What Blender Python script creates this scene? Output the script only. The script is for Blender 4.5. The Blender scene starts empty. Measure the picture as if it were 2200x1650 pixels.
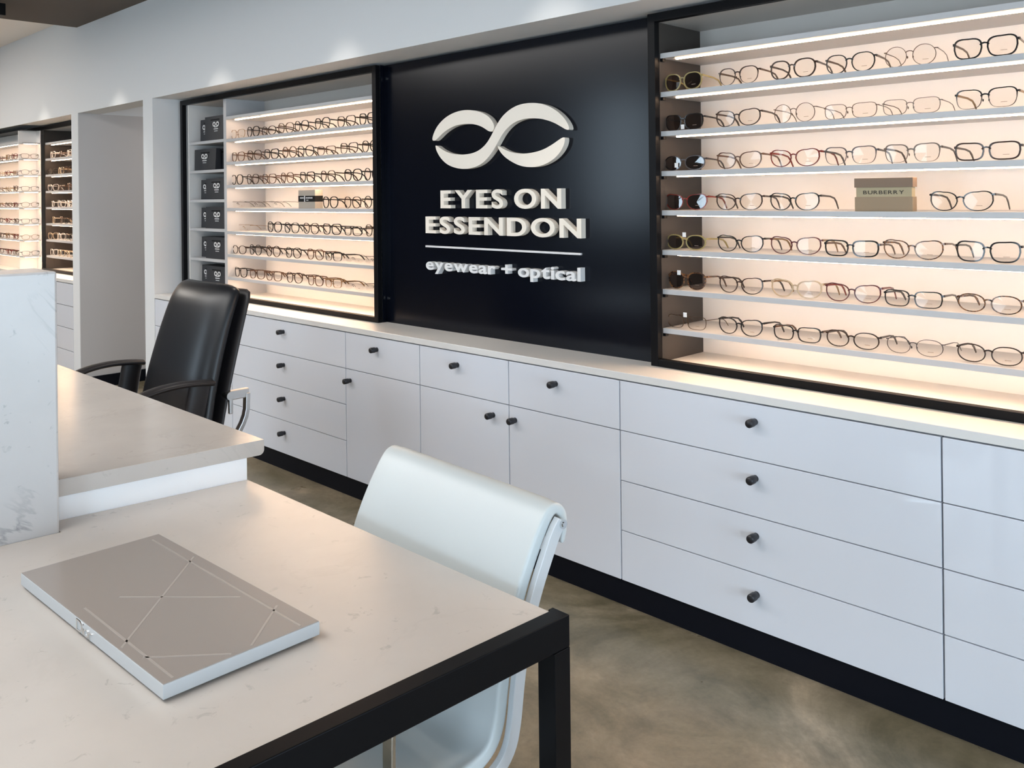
import bpy, math, random
from mathutils import Vector, Matrix
random.seed(7)
PI = math.pi
S = bpy.context.scene
C = S.collection

# ------------------------------------------------------------------ camera
H = 1.58
RHO = -0.011
yaw = math.radians(44.728)
F = Vector((-math.sin(yaw), math.cos(yaw), 0)); R = Vector((math.cos(yaw), math.sin(yaw), 0)); U = Vector((0, 0, 1))
c_, s_ = math.cos(RHO), math.sin(RHO)
cx, cy, cz = R * c_ + U * s_, R * (-s_) + U * c_, -F
cam = bpy.data.cameras.new('camera'); co = bpy.data.objects.new('camera', cam); C.objects.link(co)
co.matrix_world = Matrix(((cx.x, cy.x, cz.x, 0), (cx.y, cy.y, cz.y, 0), (cx.z, cy.z, cz.z, H), (0, 0, 0, 1)))
cam.sensor_fit = 'HORIZONTAL'; cam.sensor_width = 36; cam.lens = 1900 / 2200 * 36
cam.shift_x = 0; cam.shift_y = -(825 - 419) / 2200
cam.clip_start = 0.02
S.camera = co

# ------------------------------------------------------------------ sky and view
w = bpy.data.worlds.new('sky'); S.world = w; w.use_nodes = True
bg = w.node_tree.nodes['Background']; bg.inputs[0].default_value = (0.68, 0.85, 1.0, 1); bg.inputs[1].default_value = 7.5
S.view_settings.view_transform = 'Standard'; S.view_settings.look = 'None'
S.view_settings.exposure = 0.36; S.view_settings.gamma = 1; S.view_settings.use_curve_mapping = False

def area(name, loc, rot, sx, sy, power, col, portal=False):
    l = bpy.data.lights.new(name, 'AREA'); l.shape = 'RECTANGLE'; l.size = sx; l.size_y = sy
    l.energy = power; l.color = col
    if portal: l.cycles.is_portal = True
    o = bpy.data.objects.new(name, l); C.objects.link(o); o.location = loc; o.rotation_euler = rot
    return o
# daylight comes in through the shopfront windows behind and to the right of the camera
WIN_REAR = [(-7.8, -6.7, 1.15, 2.95), (-3.6, -2.4, 0.25, 2.1), (0.2, 1.8, 0.25, 2.1)]
WIN_RIGHT = [(-2.9, -0.8, 0.15, 1.95), (-0.3, 2.2, 0.15, 1.95)]
YR, XR = -3.6, 3.6
for a, b, z0, z1 in WIN_REAR:
    area('daylight', ((a + b) / 2, YR - .06, (z0 + z1) / 2), (PI / 2, 0, 0), b - a, z1 - z0, 10, (1, 1, 1), True).rotation_euler = (PI / 2, 0, PI)
for a, b, z0, z1 in WIN_RIGHT:
    area('daylight', (XR + .06, (a + b) / 2, (z0 + z1) / 2), (PI / 2, 0, PI / 2), b - a, z1 - z0, 10, (1, 1, 1), True)
# row of recessed downlights close to the cabinet wall
SPOT_W = 20
for x in (-8.54, -6.86, -5.25, -3.88, -2.4, -0.9):
    l = bpy.data.lights.new('downlight', 'SPOT'); l.energy = SPOT_W; l.color = (1, .93, .84); l.spot_size = math.radians(62); l.spot_blend = .35; l.shadow_soft_size = .03
    o = bpy.data.objects.new('downlight', l); C.objects.link(o); o.location = (x, 2.34, 2.99)
# soft overhead fill, no fixtures seen; added to brighten drawers, room and corridor
area('overhead_fill', (-4.6, -0.5, 3.09), (0, 0, 0), 6.5, 1.4, 125, (1, .97, .94))
area('overhead_fill', (-9.6, 0.6, 3.09), (0, 0, 0), 2.0, 1.2, 60, (1, .93, .85))
area('overhead_fill', (-7.05, 4.1, 2.58), (0, 0, 0), .6, 1.0, 8, (1, .95, .9))

# ------------------------------------------------------------------ materials
def mat(name, col, rough=.5, metal=0., spec=.5, coat=0., emit=None, es=0., alpha=None):
    m = bpy.data.materials.new(name); m.use_nodes = True
    b = m.node_tree.nodes['Principled BSDF']
    b.inputs['Base Color'].default_value = (*col, 1); b.inputs['Roughness'].default_value = rough
    b.inputs['Metallic'].default_value = metal; b.inputs['Specular IOR Level'].default_value = spec
    b.inputs['Coat Weight'].default_value = coat; b.inputs['Coat Roughness'].default_value = .05
    if emit: b.inputs['Emission Color'].default_value = (*emit, 1); b.inputs['Emission Strength'].default_value = es
    return m
def N(m, t, **kw):
    n = m.node_tree.nodes.new(t)
    for k, v in kw.items(): setattr(n, k, v)
    return n
def coords(m, scale=(1, 1, 1)):
    tc = N(m, 'ShaderNodeTexCoord'); mp = N(m, 'ShaderNodeMapping'); mp.inputs['Scale'].default_value = scale
    m.node_tree.links.new(tc.outputs['Object'], mp.inputs[0]); return mp.outputs[0]
def ramp(m, fac, stops):
    r = N(m, 'ShaderNodeValToRGB'); e = r.color_ramp.elements
    while len(e) < len(stops): e.new(.5)
    for i, (p, c) in enumerate(stops): e[i].position = p; e[i].color = (*c, 1)
    m.node_tree.links.new(fac, r.inputs[0]); return r.outputs[0]
def noise(m, vec, scale, detail=4, rough=.5, dist=0.):
    n = N(m, 'ShaderNodeTexNoise'); n.inputs['Scale'].default_value = scale; n.inputs['Detail'].default_value = detail
    n.inputs['Roughness'].default_value = rough; n.inputs['Distortion'].default_value = dist
    m.node_tree.links.new(vec, n.inputs['Vector']); return n.outputs[0]
def mix(m, fac, a, b, mode='MIX'):
    n = N(m, 'ShaderNodeMix', data_type='RGBA', blend_type=mode)
    L = m.node_tree.links
    for sock, v in ((n.inputs[0], fac), (n.inputs[6], a), (n.inputs[7], b)):
        if isinstance(v, (int, float)): sock.default_value = v
        elif isinstance(v, tuple): sock.default_value = (*v, 1)
        else: L.new(v, sock)
    return n.outputs[2]
def setcol(m, c): m.node_tree.links.new(c, m.node_tree.nodes['Principled BSDF'].inputs['Base Color'])
def bump(m, h, strength=.1, dist=.01):
    b = N(m, 'ShaderNodeBump'); b.inputs['Strength'].default_value = strength; b.inputs['Distance'].default_value = dist
    m.node_tree.links.new(h, b.inputs['Height']); m.node_tree.links.new(b.outputs[0], m.node_tree.nodes['Principled BSDF'].inputs['Normal'])

def marble(name, base, vein, rough, vein_amt=.5, seed=0.):
    m = mat(name, base, rough)
    v = coords(m, (1, 1, 1)); mp = v.node; mp.inputs['Location'].default_value = (seed, seed * 2, seed * .5)
    n1 = noise(m, v, 1.6, 6, .6, 1.2)
    r1 = ramp(m, n1, [(.485, (0, 0, 0)), (.5, (1, 1, 1)), (.515, (0, 0, 0))])
    n2 = noise(m, v, 2.4, 2, .5); r2 = ramp(m, n2, [(.48, (0, 0, 0)), (.66, (1, 1, 1))])
    k = mix(m, 1.0, r1, r2, 'MULTIPLY')
    n3 = noise(m, v, 3.5, 5, .55); cl = ramp(m, n3, [(.3, tuple(x * .93 for x in base)), (.7, tuple(min(1, x * 1.04) for x in base))])
    sp = noise(m, v, 22, 4, .7, .6); sr = ramp(m, sp, [(.635, (0, 0, 0)), (.70, (.42, .42, .42))])
    c1 = mix(m, sr, cl, vein)
    vm = N(m, 'ShaderNodeMath', operation='MULTIPLY'); m.node_tree.links.new(k, vm.inputs[0]); vm.inputs[1].default_value = vein_amt
    setcol(m, mix(m, vm.outputs[0], c1, vein))
    return m

def plaster(name, col):
    m = mat(name, col, .75, spec=.3)
    bump(m, noise(m, coords(m), 90, 3), .04, .002); return m
M = {}
M['wall'] = plaster('white_wall_paint', (.72, .73, .74))
M['corridor'] = plaster('grey_corridor_paint', (.54, .52, .515))
M['rear_wall'] = plaster('charcoal_wall_paint', (.10, .10, .105))
M['grey_tone'] = mat('greyer_panel_tone', (.66, .61, .56), .45)  # greyer than the cream back panel; on upper panels and the bag column
M['white_ceiling'] = plaster('ceiling_paint', (.88, .83, .78))
M['dark_ceiling'] = plaster('dark_ceiling_paint', (.115, .095, .08))
M['black_trim'] = mat('black_skirting', (.004, .005, .009), .5, spec=.12)
M['gloss_white'] = mat('gloss_white_lacquer', (.70, .72, .78), .035, spec=.5)
M['white_lam'] = mat('white_laminate', (.74, .72, .70), .35)
M['shelf_face'] = mat('pale_shelf_laminate', (.50, .50, .51), .4)
M['back_lam'] = mat('cream_back_panel', (.92, .87, .82), .5)
M['brown_lam'] = mat('dark_brown_laminate', (.055, .046, .040), .4, spec=.3)
M['black_metal'] = mat('black_powder_coat', (.004, .004, .005), .38, spec=.14)
M['knob'] = mat('black_knob_finish', (.012, .012, .016), .4)
M['gap'] = mat('shadow_gap', (.25, .27, .30), .6)
M['panel'] = mat('black_satin_panel', (.002, .003, .007), .19, spec=.26)
M['letter'] = mat('cream_acrylic_letter', (.94, .85, .74), .45)
M['silver_letter'] = mat('silver_acrylic_letter', (.80, .79, .79), .35)
M['led'] = mat('warm_led_diffuser', (1, .9, .8), .5, emit=(1, .68, .44), es=25)
M['chrome'] = mat('polished_chrome', (.75, .75, .75), .12, 1.)
M['alu'] = mat('brushed_aluminium', (.62, .62, .62), .32, 1.)
M['white_leather'] = mat('white_leather', (.56, .595, .60), .38, spec=.5)
bump(M['white_leather'], noise(M['white_leather'], coords(M['white_leather']), 260, 3), .08, .001)
M['white_rail'] = mat('white_chair_rail', (.58, .60, .62), .25)
M['black_leather'] = mat('black_leather', (.010, .011, .014), .34, spec=.45)
bump(M['black_leather'], noise(M['black_leather'], coords(M['black_leather']), 180, 3), .10, .001)
M['black_plastic'] = mat('black_plastic', (.016, .014, .016), .42)
M['marble_table'] = marble('beige_stone_top', (.60, .55, .505), (.36, .33, .30), .27, .10, 3.1)
M['marble_slab'] = marble('warm_stone_top', (.53, .49, .455), (.36, .33, .30), .16, .35, 8.3)
M['marble_white'] = marble('white_marble', (.51, .495, .49), (.22, .22, .23), .25, .7, 1.7)
M['desk_white'] = mat('white_desk_panel', (.90, .91, .93), .3)
M['bag'] = mat('black_paper_bag', (.022, .023, .028), .55)
M['bag_print'] = mat('white_bag_print', (.75, .75, .75), .6)
M['slot'] = mat('bag_handle_slot', (.002, .002, .002), .9)
M['box_taupe'] = mat('taupe_card', (.30, .215, .135), .6)
M['box_lid'] = mat('brown_card_lid', (.23, .155, .105), .6)
M['box_band'] = mat('olive_card_band', (.42, .345, .215), .6)
M['box_print'] = mat('dark_box_print', (.04, .03, .02), .6)
M['box_grey'] = mat('grey_beige_card', (.42, .37, .31), .6)
M['book_top'] = mat('taupe_grey_cover', (.33, .29, .265), .22)
M['book_line'] = mat('pale_cover_line', (.405, .36, .33), .3)
M['book_side'] = mat('silver_white_edge', (.47, .48, .49), .3)
M['lens_print'] = mat('lens_demo_print', (.35, .27, .22), .6)
M['tag'] = mat('white_price_tag', (.85, .85, .85), .5)
M['white_frame'] = mat('window_frame_white', (.6, .6, .6), .4)

# polished concrete floor
m = M['floor'] = mat('polished_concrete', (.2, .17, .13), .3, spec=.5)
v = coords(m)
a = noise(m, v, 1.5, 9, .66, 1.1); b = noise(m, v, 6.5, 6, .65, .3); d = noise(m, v, 60, 3, .6)
ca = ramp(m, a, [(.30, (.10, .083, .048)), (.42, (.20, .168, .105)), (.56, (.32, .262, .18)), (.72, (.56, .44, .31))])
cb = ramp(m, b, [(.3, (.68, .68, .66)), (.6, (1, 1, 1)), (.8, (1.0, .98, .95))])
cd = ramp(m, d, [(.3, (.85, .85, .85)), (.7, (1, 1, 1))])
setcol(m, mix(m, 1., mix(m, 1., ca, cb, 'MULTIPLY'), cd, 'MULTIPLY'))
rr = ramp(m, noise(m, v, 3, 5), [(.3, (.26, .26, .26)), (.7, (.42, .42, .42))])
m.node_tree.links.new(rr, m.node_tree.nodes['Principled BSDF'].inputs['Roughness'])

def lens_mat(name, tint, gloss):
    m = bpy.data.materials.new(name); m.use_nodes = True; nt = m.node_tree; nt.nodes.clear()
    out = nt.nodes.new('ShaderNodeOutputMaterial'); t = nt.nodes.new('ShaderNodeBsdfTransparent'); g = nt.nodes.new('ShaderNodeBsdfGlossy')
    t.inputs[0].default_value = (*tint, 1); g.inputs['Roughness'].default_value = .03
    lw = nt.nodes.new('ShaderNodeLayerWeight'); lw.inputs[0].default_value = .5
    pw = nt.nodes.new('ShaderNodeMath'); pw.operation = 'POWER'; nt.links.new(lw.outputs['Facing'], pw.inputs[0]); pw.inputs[1].default_value = 4.
    fr = nt.nodes.new('ShaderNodeMath'); fr.operation = 'MULTIPLY_ADD'; nt.links.new(pw.outputs[0], fr.inputs[0]); fr.inputs[1].default_value = .6; fr.inputs[2].default_value = gloss
    mx = nt.nodes.new('ShaderNodeMixShader'); nt.links.new(fr.outputs[0], mx.inputs[0]); nt.links.new(t.outputs[0], mx.inputs[1]); nt.links.new(g.outputs[0], mx.inputs[2])
    nt.links.new(mx.outputs[0], out.inputs[0]); return m
M['lens'] = lens_mat('clear_lens', (.97, .965, .96), .03)
M['dark_lens'] = lens_mat('dark_sun_lens', (.20, .17, .16), .10)
def tortoise(name, a, b):
    m = mat(name, a, .18); n = noise(m, coords(m), 110, 3, .6); setcol(m, ramp(m, n, [(.45, a), (.58, b)])); return m
FR = {
    'black': mat('black_acetate', (.012, .010, .010), .15),
    'dark brown': mat('dark_brown_acetate', (.035, .018, .012), .15),
    'brown': mat('brown_acetate', (.10, .05, .03), .2),
    'red': mat('red_acetate', (.17, .018, .012), .2),
    'burgundy': mat('burgundy_acetate', (.09, .012, .014), .2),
    'tortoiseshell': tortoise('tortoiseshell_acetate', (.03, .012, .006), (.20, .09, .035)),
    'pale beige': mat('beige_acetate', (.52, .40, .27), .2),
    'olive gold': mat('olive_gold_acetate', (.30, .24, .10), .2),
    'gold': mat('gold_metal', (.30, .19, .10), .3, 1.),
    'bronze': mat('bronze_metal', (.12, .08, .055), .3, 1.),
    'silver': mat('silver_metal', (.15, .125, .105), .3, 1.),
    'gunmetal': mat('gunmetal', (.10, .09, .09), .3, 1.),
    'clear': mat('clear_pale_acetate', (.72, .66, .60), .15),
}

# ------------------------------------------------------------------ mesh helpers
class MB:
    def __init__(s): s.v = []; s.f = []; s.m = []; s.sm = []
    def add(s, vs, fs, mi=0, smooth=False):
        o = len(s.v); s.v += [tuple(p) for p in vs]; s.f += [tuple(i + o for i in f) for f in fs]; s.m += [mi] * len(fs); s.sm += [smooth] * len(fs); return s
    def box(s, x0, x1, y0, y1, z0, z1, mi=0):
        return s.add([(x0, y0, z0), (x1, y0, z0), (x1, y1, z0), (x0, y1, z0), (x0, y0, z1), (x1, y0, z1), (x1, y1, z1), (x0, y1, z1)],
                     [(0, 3, 2, 1), (4, 5, 6, 7), (0, 1, 5, 4), (1, 2, 6, 5), (2, 3, 7, 6), (3, 0, 4, 7)], mi)
    def prism(s, poly, z0, z1, mi=0, fn=lambda x, y, z: (x, y, z)):
        n = len(poly)
        ar = sum(poly[i][0] * poly[(i + 1) % n][1] - poly[(i + 1) % n][0] * poly[i][1] for i in range(n))
        if ar < 0: poly = poly[::-1]
        vs = [fn(x, y, z0) for x, y in poly] + [fn(x, y, z1) for x, y in poly]
        return s.add(vs, [tuple(range(n))[::-1], tuple(range(n, 2 * n))] + [(i, (i + 1) % n, n + (i + 1) % n, n + i) for i in range(n)], mi)
    def cyl(s, p0, p1, r0, r1=None, n=20, mi=0, smooth=True):
        r1 = r0 if r1 is None else r1
        p0, p1 = Vector(p0), Vector(p1); ax = (p1 - p0).normalized()
        u = ax.orthogonal().normalized(); w_ = ax.cross(u)
        vs = []
        for p, r in ((p0, r0), (p1, r1)):
            for i in range(n): t = 2 * PI * i / n; vs.append(p + (u * math.cos(t) + w_ * math.sin(t)) * r)
        o = len(s.v)
        s.add(vs, [(i, (i + 1) % n, n + (i + 1) % n, n + i) for i in range(n)], mi, smooth)
        s.add(vs[:n], [tuple(range(n))[::-1]], mi); s.add(vs[n:], [tuple(range(n))], mi); return s
    def lathe(s, c, prof, n=24, mi=0):
        vs = []
        for r, z in prof:
            for i in range(n): t = 2 * PI * i / n; vs.append((c[0] + r * math.cos(t), c[1] + r * math.sin(t), c[2] + z))
        fs = [(k * n + i, k * n + (i + 1) % n, (k + 1) * n + (i + 1) % n, (k + 1) * n + i) for k in range(len(prof) - 1) for i in range(n)]
        s.add(vs, fs, mi, True); return s
    def sweep(s, path, w_, h_, up=(0, 0, 1), mi=0, closed=False, smooth=True, n=4, taper=None):
        """sweep an ellipse/rectangle section (n=4: rectangle) along a path; w_ across, h_ along up"""
        P = [Vector(p) for p in path]; k = len(P); up = Vector(up); vs = []
        for i, p in enumerate(P):
            a = P[(i - 1) % k] if (closed or i > 0) else p; b = P[(i + 1) % k] if (closed or i < k - 1) else p
            t = (b - a).normalized(); side = t.cross(up)
            if side.length < 1e-4: side = t.orthogonal()
            side.normalize(); u = side.cross(t).normalized()
            f = taper[i] if taper else 1.
            if n == 4:
                for q, r in ((-1, -1), (1, -1), (1, 1), (-1, 1)): vs.append(p + side * q * w_ / 2 * f + u * r * h_ / 2 * f)
            else:
                for j in range(n):
                    a_ = 2 * PI * j / n; vs.append(p + side * math.cos(a_) * w_ / 2 * f + u * math.sin(a_) * h_ / 2 * f)
        rng = range(k) if closed else range(k - 1)
        fs = [(i * n + j, i * n + (j + 1) % n, ((i + 1) % k) * n + (j + 1) % n, ((i + 1) % k) * n + j) for i in rng for j in range(n)]
        if not closed: fs += [tuple(range(n))[::-1], tuple((k - 1) * n + j for j in range(n))]
        s.add(vs, fs, mi, smooth and n > 4); return s
    def mesh(s, name, mats, off=(0, 0, 0)):
        me = bpy.data.meshes.new(name)
        me.from_pydata([(x - off[0], y - off[1], z - off[2]) for x, y, z in s.v], [], s.f)
        for mm in (mats if isinstance(mats, (list, tuple)) else [mats]): me.materials.append(mm)
        me.polygons.foreach_set('material_index', s.m); me.polygons.foreach_set('use_smooth', s.sm); me.update(); return me

def tag(o, label=None, cat=None, group=None, kind=None):
    for k, v_ in (('label', label), ('category', cat), ('group', group), ('kind', kind)):
        if v_: o[k] = v_
    return o
def struct(name, mb, mt):
    o = bpy.data.objects.new(name, mb.mesh(name, mt)); C.objects.link(o); o['kind'] = 'structure'; return o
def thing(name, loc, label, cat, group=None, rz=0):
    o = bpy.data.objects.new(name, None); C.objects.link(o); o.location = loc; o.rotation_euler = (0, 0, rz); o.empty_display_size = .05
    return tag(o, label, cat, group)
def part(name, mb, mt, parent, label=None, bevel=0, local=False, subsurf=0, seg=2):
    """mesh part; vertices given in world coordinates unless local"""
    off = (0, 0, 0)
    if not local and parent is not None:
        q = parent; off = Vector((0, 0, 0))
        while q is not None: off += Vector(q.location); q = q.parent
    o = bpy.data.objects.new(name, mb.mesh(name, mt, off)); C.objects.link(o); o.parent = parent
    if label: o['label'] = label
    if bevel:
        b_ = o.modifiers.new('bevel', 'BEVEL'); b_.width = bevel; b_.segments = seg; b_.limit_method = 'ANGLE'; b_.angle_limit = .7
    if subsurf: s2 = o.modifiers.new('sub', 'SUBSURF'); s2.levels = subsurf; s2.render_levels = subsurf
    return o
def single(name, mb, mt, label, cat, group=None, loc=(0, 0, 0), bevel=0):
    o = bpy.data.objects.new(name, mb.mesh(name, mt, loc)); C.objects.link(o); o.location = loc
    if bevel: b_ = o.modifiers.new('bevel', 'BEVEL'); b_.width = bevel; b_.segments = 2; b_.limit_method = 'ANGLE'; b_.angle_limit = .7
    return tag(o, label, cat, group)

def glyph_mesh(ch, bold=.0, depth=.03):
    cu = bpy.data.curves.new('t', 'FONT'); cu.body = ch; cu.size = 1; cu.offset = bold; cu.extrude = depth; cu.resolution_u = 6
    o = bpy.data.objects.new('t', cu); C.objects.link(o)
    dg = bpy.context.evaluated_depsgraph_get(); dg.update()
    me = bpy.data.meshes.new_from_object(o.evaluated_get(dg)); C.objects.unlink(o); bpy.data.objects.remove(o)
    vs = [tuple(v_.co) for v_ in me.vertices]; fs = [tuple(p.vertices) for p in me.polygons]
    return vs, fs
def text_layout(txt, x0, x1, z0, z1, bold, gap, space=.28):
    """returns [(char, fn)] glyphs fitted into a box in the x-z plane, cap height = z1-z0"""
    cap = glyph_mesh('E' if txt.upper() == txt else 'x', bold)[0]
    c0, c1 = min(v_[1] for v_ in cap), max(v_[1] for v_ in cap)
    sc = (z1 - z0) / (c1 - c0); x = 0; out = []
    for ch in txt:
        if ch == ' ': x += space; continue
        vs, fs = glyph_mesh(ch, bold); a_ = min(v_[0] for v_ in vs); b_ = max(v_[0] for v_ in vs)
        out.append((ch, vs, fs, x - a_)); x += b_ - a_ + gap
    x -= gap
    sx = (x1 - x0) / x
    return [(ch, vs, fs, (lambda p, o=o: (x0 + (p[0] + o) * sx, z0 + (p[1] - c0) * sc, p[2]))) for ch, vs, fs, o in out]

# ------------------------------------------------------------------ room shell
YF = 2.684      # front plane of wall, drawers and pillars
ZS = 2.30       # soffit height
YB = 3.25
struct('floor', MB().box(-13, 4, -4, 6, -.1, 0), M['floor'])
struct('ceiling_white', MB().box(-13, 4, -4, 6, 3.108, 3.2), M['white_ceiling'])
struct('ceiling_dark', MB().box(-7.722, 3.6, .6, YF, 3.01, 3.108), M['dark_ceiling'])
struct('wall_back_bulkhead', MB().box(-6.424, 3.6, YF, YB, ZS, 3.108).box(-12.5, -7.722, YF, YB, ZS, 3.108).box(-7.722, -6.424, YF, 2.863, ZS, 3.108), M['wall'])
struct('wall_back_pillar_right', MB().box(-6.424, -6.262, YF, YB, 0, ZS), M['wall'])
struct('wall_back_pillar_left', MB().box(-7.872, -7.722, YF, YB, 0, ZS), M['wall'])
struct('wall_back', MB().box(-6.424, 3.6, YB, YB + .1, 0, 3.108).box(-12.5, -7.722, YB, YB + .1, 0, 3.108), M['wall'])
struct('wall_corridor_left', MB().box(-7.82, -7.722, YB + .1, 5.6, 0, 3.1), M['corridor'])
struct('wall_corridor_left_lining', MB().box(-7.722, -7.716, YF + .002, 5.5, 0.0, ZS - .001), M['corridor'])
struct('wall_corridor_right', MB().box(-6.43, -6.33, YB + .1, 5.6, 0, 3.1), M['corridor'])
struct('wall_corridor_end', MB().box(-7.82, -6.33, 5.6, 5.7, 0, 3.1), M['corridor'])
struct('baseboard_corridor', MB().box(-7.716, -7.70, YF + .01, 5.5, 0, .10), M['black_trim'])
struct('wall_left', MB().box(-12.6, -12.5, -3.6, YB, 0, 3.108), M['rear_wall'])
def wall_holes(a0, a1, z0, z1, holes, boxf):
    xs = a0
    for h in sorted(holes):
        boxf(xs, h[0], z0, z1); boxf(h[0], h[1], z0, h[2]); boxf(h[0], h[1], h[3], z1); xs = h[1]
    boxf(xs, a1, z0, z1)
mb = MB(); wall_holes(-12.5, 3.7, 0, 3.108, WIN_REAR, lambda a, b, c, d: mb.box(a, b, YR - .1, YR, c, d)); struct('wall_rear', mb, M['rear_wall'])
mb = MB(); wall_holes(YR, YB, 0, 3.108, WIN_RIGHT, lambda a, b, c, d: mb.box(XR, XR + .1, a, b, c, d)); struct('wall_right', mb, M['wall'])
k = 0
for a, b, c, d in WIN_REAR:
    k += 1; mb = MB(); f = .05
    mb.box(a, a + f, YR - .08, YR - .02, c, d).box(b - f, b, YR - .08, YR - .02, c, d).box(a + f, b - f, YR - .08, YR - .02, c, c + f).box(a + f, b - f, YR - .08, YR - .02, d - f, d)
    struct('window_%d' % k, mb, M['black_metal'])
for a, b, c, d in WIN_RIGHT:
    k += 1; mb = MB(); f = .05
    mb.box(XR + .02, XR + .08, a, a + f, c, d).box(XR + .02, XR + .08, b - f, b, c, d).box(XR + .02, XR + .08, a + f, b - f, c, c + f).box(XR + .02, XR + .08, a + f, b - f, d - f, d)
    struct('window_%d' % k, mb, M['black_metal'])
# black surface downlight at the corner of the dark ceiling
t = thing('ceiling_spotlight', (-7.08, 1.87, 3.01), 'black square spotlight hanging under the dark ceiling, top left corner', 'light')
part('housing', MB().box(-7.17, -6.99, 1.78, 1.95, 2.90, 2.985), M['black_metal'], t, bevel=.004)
part('ceiling_plate', MB().box(-7.12, -7.04, 1.83, 1.91, 2.985, 3.01), M['black_metal'], t)

# ------------------------------------------------------------------ base cabinets
def knob_part(x, z, parent):
    mb = MB()
    pr = [(.000, 0), (.0115, 0), (.0115, .012), (.0130, .014), (.0140, .017), (.0140, .040), (.0125, .043), (0, .043)]
    n = 20; vs = []
    for r, dd in pr:
        for i in range(n): a_ = 2 * PI * i / n; vs.append((x + r * math.cos(a_), YF - dd, z + r * math.sin(a_)))
    fs = [(q * n + i, (q + 1) * n + i, (q + 1) * n + (i + 1) % n, q * n + (i + 1) % n) for q in range(len(pr) - 1) for i in range(n)]
    mb.add(vs, fs, 0, True)
    return part('knob', mb, M['knob'], parent)
ZT, ZK = .868, .105
def front(kind, x0, x1, z0, z1, kx, kz, root):
    g = .0016
    d = part(kind, MB().box(x0 + g, x1 - g, YF, YF + .018, z0 + g, z1 - g), M['gloss_white'], root, bevel=.0012)
    if kx is not None: knob_part(kx, kz, d)
    return d
def cabinet(x0, x1, rows, label, yb=3.2):
    """rows: ('drawers', knob_x) or ('door', knob_x, drawer_knob_x)"""
    t = thing('base_cabinet', ((x0 + x1) / 2, (YF + yb) / 2, 0), label, 'cabinet', 'gloss white base cabinets under the long counter')
    part('body', MB().box(x0 + .001, x1 - .001, YF + .019, yb, ZK, ZT + .002), M['gap'], t)
    if rows[0] == 'drawers':
        hh = (ZT - ZK) / 4
        for i, kz in enumerate((.808, .617, .423, .226)): front('drawer', x0, x1, ZT - (i + 1) * hh, ZT - i * hh, rows[1], kz, t)
    else:
        front('drawer', x0, x1, ZT - (ZT - ZK) / 4, ZT, rows[2], .808, t)
        front('door', x0, x1, ZK, ZT - (ZT - ZK) / 4, rows[1], .619, t)
    return t
cabinet(-6.258, -5.137, ('drawers', -5.70), 'white gloss four-drawer cabinet mostly hidden behind the black office chair')
cabinet(-5.135, -3.906, ('drawers', -4.52), 'white gloss four-drawer cabinet just right of the black office chair')
cabinet(-3.904, -3.293, ('door', -3.863, -3.629), 'white gloss cabinet with door knob at its left edge beside the four-drawer stack')
cabinet(-3.291, -2.693, ('door', -2.788, -3.020), 'white gloss cabinet with door knob at its right edge behind the white chair')
cabinet(-2.691, -2.093, ('door', -2.654, -2.419), 'white gloss cabinet with top drawer and door, right below the black sign panel edge')
cabinet(-2.091, -.924, ('drawers', -1.52), 'widest white gloss cabinet with four long drawers and four black knobs')
cabinet(-.922, .25, ('drawers', -.335), 'white gloss four-drawer cabinet cut off by the right edge of the photo, no knobs showing')
single('plinth', MB().box(-6.26, .25, YF + .022, YF + .04, 0, ZK - .002), M['black_trim'], 'long black kickboard under the white gloss cabinets', 'plinth', loc=(-3, YF + .03, 0))
single('worktop', MB().box(-6.26, .25, YF - .002, 3.245, .8715, .90), M['white_lam'], 'long pale countertop running on top of the white gloss cabinets', 'countertop', loc=(-3, 2.95, .87), bevel=.002)
# cabinets under the far left display
t = thing('base_cabinet', (-9.2, 2.95, 0), 'white gloss cabinet under the far left display, beyond the doorway', 'cabinet')
part('body', MB().box(-10.6, -7.876, YF + .019, 3.2, ZK, ZT + .002), M['gap'], t)
for i in range(4):
    hh = (ZT - ZK) / 4; g = .0022
    for xa, xb in ((-9.2, -7.876), (-10.6, -9.2)):
        part('drawer', MB().box(xa + g, xb - g, YF, YF + .018, ZT - (i + 1) * hh + g, ZT - i * hh - g), M['gloss_white'], t, bevel=.0012)
single('plinth', MB().box(-10.6, -7.876, YF + .022, YF + .04, 0, ZK - .002), M['black_trim'], 'black kickboard under the far left white cabinet beyond the doorway', 'plinth', loc=(-9.2, YF + .03, 0))
single('worktop', MB().box(-10.6, -7.876, YF - .002, 3.245, .8715, .90), M['white_lam'], 'pale countertop below the far left display, beyond the doorway', 'countertop', loc=(-9.2, 2.95, .87), bevel=.002)

# ------------------------------------------------------------------ display cases
SH = [2.133, 1.980, 1.825, 1.668, 1.513, 1.357, 1.202, 1.048]
TH = .020
YS, YBK = 2.90, 3.19
def frame_part(root, x0, x1, fw=.034, y0=2.865, y1=2.895, zb=.90, zt=2.288):
    mb = MB().box(x0, x0 + fw, y0, y1, zb, zt).box(x1 - fw, x1, y0, y1, zb, zt).box(x0 + fw, x1 - fw, y0, y1, zt - fw, zt).box(x0 + fw, x1 - fw, y0, y1, zb, zb + .029)
    return part('frame', mb, M['black_metal'], root, bevel=.0015)
def shelf_part(root, x0, x1, z, led=True, y0=YS, mt=None, lw=.012):
    s_o = part('shelf', MB().box(x0, x1, y0, YBK, z - TH, z), mt or M['shelf_face'], root, bevel=.001)
    if led: part('led_strip', MB().box(x0 + .045, x1 - .03, y0 + .040, y0 + .040 + lw, z - TH - .004, z - TH + .0005), M['led'], s_o, 'glowing warm white light strip')
    return s_o
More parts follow.
